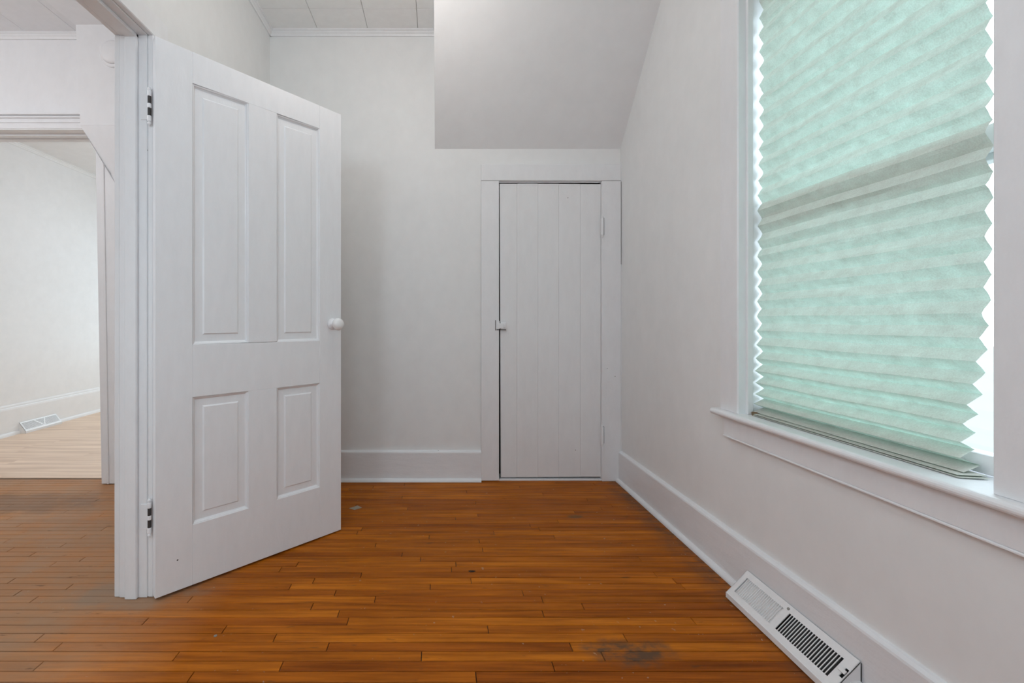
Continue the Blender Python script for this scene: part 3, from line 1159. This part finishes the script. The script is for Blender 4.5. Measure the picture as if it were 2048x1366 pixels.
# damper blade behind the far bank
rslab('damper', SL0 - 0.02, SL1 + 0.02, fbk[1] - 0.004, fbk[0] + 0.004, M_reg, -0.006, 0.001)
# lip, ends, duct
box('front_lip', xf_ - 1.078 - 0.002, xf_ - 1.078 + 0.001, RY0 - 1.38, RY1 - 1.38, 0.004, zf_ + 0.001, M_reg, rg, 0.0005)
for yv, s in ((RY0, 1), (RY1, -1)):
    bm = bmesh.new()
    bm_poly(bm, [(xf_ - 1.078, yv - 1.38, 0.004), (xb_r - 1.078, yv - 1.38, 0.004), (xb_r - 1.078, yv - 1.38, zb_r), (xf_ - 1.078, yv - 1.38, zf_)],
            (0, 0.002 * s, 0))
    fin(bm, 'end_plate', M_reg, rg)
bm = bmesh.new()
bm_poly(bm, [(xf_ - 1.078 + 0.004, RY0 - 1.38 + 0.003, 0.002), (xb_r - 1.078 - 0.001, RY0 - 1.38 + 0.003, 0.002),
             (xb_r - 1.078 - 0.001, RY0 - 1.38 + 0.003, zb_r - 0.026), (xf_ - 1.078 + 0.004, RY0 - 1.38 + 0.003, 0.006)], (0, RY1 - RY0 - 0.006, 0))
fin(bm, 'duct', M_black, rg)
box('gasket', 0.0348, 0.0395, RY0 - 1.38 + 0.002, RY1 - 1.38 - 0.01, 0.021, 0.094, M_black, rg)  # black strip painting the shade in the gap behind the register
rslab('lever', 0.50, 0.60, RY0 + 0.003, RY0 + 0.022, M_reg, 0.006, 0.004, rg, 0.001)
box('end_tab', 0.006, 0.036, RY0 - 1.38 - 0.003, RY0 - 1.38 + 0.0005, 0.012, 0.048, M_reg, rg, 0.0006)
bm = bmesh.new()
bm_lathe(bm, [(0.0045, 0), (0.0042, 0.0016), (0.001, 0.002)], 12, Matrix.Translation(rp(0.88, 1.393, 0.0)) @ Matrix.Rotation(-math.pi / 4, 4, 'Y'))
fin(bm, 'screw', M_steel, rg)

# ------------------------------------------------------------------ register in the far room
R2 = empty('baseboard_register', (FX0 + 0.021, 4.07, 0.0))
tag(R2, 'small white register with a V-shaped divider on the pale far room floor', 'register')
L2 = 0.1875
a0, a1, b0, b1 = 0.004, 0.062, 0.100, 0.024     # back x, front x, back z, front z


def r2(s, y, out=0.0):
    nx, nz = (b0 - b1), (a1 - a0)
    l = math.hypot(nx, nz)
    return Vector((a1 + (a0 - a1) * s + nx / l * out, y, b1 + (b0 - b1) * s + nz / l * out))


def r2slab(name, q, m, out=0.0, th=0.003):
    bm = bmesh.new()
    A = [bm.verts.new(r2(s, y, out)) for s, y in q]
    B = [bm.verts.new(r2(s, y, out - th)) for s, y in q]
    bm.faces.new(A)
    bm.faces.new(B[::-1])
    n = len(q)
    for i in range(n):
        bm.faces.new([A[i], B[i], B[(i + 1) % n], A[(i + 1) % n]])
    return fin(bm, name, m, R2)


r2slab('face_border', [(0, -L2), (0, L2), (0.16, L2), (0.16, -L2)], M_reg)
r2slab('face_border', [(0.88, -L2), (0.88, L2), (1, L2), (1, -L2)], M_reg)
r2slab('face_border', [(0.16, -L2), (0.16, -L2 + 0.012), (0.88, -L2 + 0.012), (0.88, -L2)], M_reg)
r2slab('face_border', [(0.16, L2 - 0.012), (0.16, L2), (0.88, L2), (0.88, L2 - 0.012)], M_reg)
r2slab('divider', [(0.16, 0.0), (0.16, 0.012), (0.88, -0.045), (0.88, -0.060)], M_reg, 0.001)
r2slab('divider', [(0.16, 0.006), (0.16, 0.018), (0.88, 0.060), (0.88, 0.046)], M_reg, 0.001)
for i in range(34):
    yv = -L2 + 0.012 + (2 * L2 - 0.024) * (i + 0.5) / 34
    r2slab('slat', [(0.16, yv - 0.0028), (0.16, yv + 0.0028), (0.88, yv + 0.0028), (0.88, yv - 0.0028)], M_reg, -0.0005, 0.002)
M_mid = plain('grey_damper', (0.30, 0.30, 0.31), 0.6)
r2slab('damper', [(0.05, -L2 + 0.005), (0.05, L2 - 0.005), (0.95, L2 - 0.005), (0.95, -L2 + 0.005)], M_mid, -0.008, 0.002)
box('front_lip', a1 - 0.002, a1 + 0.002, -L2, L2, 0.004, b1, M_reg, R2, 0.0006)
for s in (-1, 1):
    bm = bmesh.new()
    bm_poly(bm, [(a0 - 0.004, s * L2, 0.004), (a1, s * L2, 0.004), (a1, s * L2, b1), (a0, s * L2, b0), (a0 - 0.004, s * L2, b0)], (0, -0.003 * s, 0))
    fin(bm, 'end_plate', M_reg, R2)

# ------------------------------------------------------------------ hall: cased opening, boxed bulkhead, detector
ho_ = empty('trim_8', (0, 0, 0))
struct(ho_, 'stepped white casing of the wide opening into the far room', 'door frame')
yc = HYB - 0.025
poly('casing', [(-2.046, yc, 0.004), (-1.93, yc, 0.004), (-1.93, yc, 2.164), (-2.085, yc, 2.164)], (0, 0.025, 0), M_hallwall, ho_, 0.002)
poly('casing_bead', [(-2.010, yc - 0.006, 0.004), (-1.998, yc - 0.006, 0.004), (-2.032, yc - 0.006, 2.164), (-2.046, yc - 0.006, 2.164)], (0, 0.01, 0), M_hallwall, ho_, 0.002)
box('head_casing', -3.6, -1.93, yc, HYB, 2.164, 2.255, M_hallwall, ho_, 0.002)
for zv, dd, th in ((2.243, 0.016, 0.012), (2.226, 0.010, 0.010), (2.198, 0.004, 0.008)):
    box('head_bead', -3.6, -1.93, yc - dd, yc, zv, zv + th, M_hallwall, ho_, 0.002)
box('head_jamb', -3.6, -2.0, yc + 0.003, FY0 + 0.02, 2.158, 2.166, M_hallwall, ho_)
box('head_stop', -3.6, -2.0, HYB + 0.040, HYB + 0.075, 2.146, 2.160, M_hallwall, ho_, 0.002)
box('head_stop', -3.6, -2.0, HYB + 0.105, HYB + 0.12, 2.150, 2.160, M_hallwall, ho_, 0.002)
poly('jamb', [(-2.056, HYB, 0.004), (-2.02, HYB, 0.004), (-2.02, HYB, 2.164), (-2.095, HYB, 2.164)], (0, 0.145, 0), M_hallwall, ho_)

bk = empty('wall_bulkhead', (-1.7, 2.6, 2.15))
struct(bk, 'white boxed bulkhead with a slanting lower edge in the hall', 'wall')
by0 = 2.62
o = Vector((-1.7, 2.6, 2.15))
poly('face', [Vector(p) - o for p in ((-2.145, by0, HZC), (HX1, by0, HZC), (HX1, by0, 2.153), (-2.118, by0, 2.153))],
     (0, HYB - by0 - 0.001, 0), M_hallwall, bk)
bm = bmesh.new()
P0 = [(-2.118, by0, 2.1525), (HX1, by0, 2.1525), (HX1, by0 + 0.082, 1.80), (-1.955, by0 + 0.082, 1.822)]
P1 = [(p[0], HYB - 0.03, p[2]) for p in P0]
A = [bm.verts.new(Vector(p) - o) for p in P0]
B = [bm.verts.new(Vector(p) - o) for p in P1]
bm.faces.new(A)
bm.faces.new(B[::-1])
for i in range(4):
    bm.faces.new([A[i], B[i], B[(i + 1) % 4], A[(i + 1) % 4]])
fin(bm, 'slanted_face', M_hallwall, bk)

sd = empty('smoke_detector', (-1.915, by0, 2.575))
tag(sd, 'round white detector half hidden behind the door frame in the hall', 'smoke detector')
MR = Matrix.Rotation(math.pi / 2, 4, 'X')
bm = bmesh.new()
bm_lathe(bm, [(0.084, 0.0), (0.084, 0.010), (0.080, 0.014), (0.072, 0.015)], 40, MR)
fin(bm, 'base', M_hallwall, sd)
bm = bmesh.new()
bm_lathe(bm, [(0.068, 0.014), (0.066, 0.026), (0.055, 0.033), (0.020, 0.036), (0.002, 0.036)], 40, MR)
fin(bm, 'cover', M_hallwall, sd, smooth=True)

# ------------------------------------------------------------------ ceiling lamp above the frame, added fill lamps out of view


def ceiling_or_fill_lamp(loc, label, power, col, rad=0.06, drop=0.14):
    """ceiling rose, stem and a round bulb that gives the light"""
    t = empty('ceiling_lamp', loc)
    tag(t, label, 'lamp', None)
    bm = bmesh.new()
    bm_lathe(bm, [(0.07, 0.0), (0.07, -0.012), (0.05, -0.02), (0.03, -0.022)], 24)
    fin(bm, 'canopy', M_trim, t, smooth=True)
    bm = bmesh.new()
    bm_lathe(bm, [(0.012, -0.02), (0.012, -drop + rad + 0.002)], 12)
    fin(bm, 'stem', M_trim, t, smooth=True)
    d = bpy.data.lights.new('bulb', 'POINT')
    d.energy = power
    d.color = col
    d.shadow_soft_size = rad
    b = bpy.data.objects.new('bulb', d)
    b.location = (0, 0, -drop)
    b.parent = t
    C.objects.link(b)
    return t


ceiling_or_fill_lamp((-0.12, 1.72, ZC), 'small ceiling bulb above the room, just out of view', LAMP_ROOM, (1.0, 0.94, 0.89), 0.07, 0.32)
ceiling_or_fill_lamp((-0.86, -0.15, ZC), 'hanging round bulb behind the viewer', FILL_BACK, (0.84, 0.96, 1.08), 0.16, 0.80)
ceiling_or_fill_lamp((-2.75, 1.20, HZC), 'round ceiling bulb in the hall, out of view', FILL_HALL, (0.98, 0.98, 1.0), 0.15, 0.45)
ceiling_or_fill_lamp((-2.3, 4.3, FZC), 'round ceiling bulb in the far room, out of view', FILL_FAR, (0.92, 0.97, 1.03), 0.14, 0.25)

# ------------------------------------------------------------------ small marks
# pale diamond of old residue stuck to the boards
gx, gy = (711 - 876) / (1016 - 640.0), F / (1016 - 640.0)
pd = poly('floor_scrap', [(gx - 0.032, gy - 0.006, 0.0004), (gx + 0.000, gy - 0.026, 0.0004), (gx + 0.034, gy + 0.002, 0.0004), (gx + 0.006, gy + 0.028, 0.0004)],
          (0, 0, 0.0012), M_grey)
tag(pd, 'pale grey diamond-shaped scrap stuck to the floor near the door', 'scrap')
nx_, nyy = (431 - 876) / (1272 - 640.0), F / (1272 - 640.0)
bm = bmesh.new()
bm_lathe(bm, [(0.0055, 0.0), (0.005, 0.0014), (0.001, 0.0018)], 14, Matrix.Translation((nx_, nyy, 0.0003)))
nl = fin(bm, 'nail_head', M_steel)
tag(nl, 'small dull metal nail head in the floor before the door', 'nail')
# crack in the right-hand wall
cy_, cz_ = F * XR / (1458 - 876), 1 - (682 - 640) * (XR / (1458 - 876))
ck = poly('crack', [(XR - 0.0006, cy_ + 0.007, cz_ - 0.014), (XR - 0.0006, cy_ + 0.0015, cz_ - 0.002), (XR - 0.0006, cy_ - 0.006, cz_ + 0.012),
                    (XR - 0.0006, cy_ - 0.0075, cz_ + 0.0125), (XR - 0.0006, cy_ - 0.001, cz_ - 0.003), (XR - 0.0006, cy_ + 0.005, cz_ - 0.0145)],
          (0.002, 0, 0), M_dark, wr)
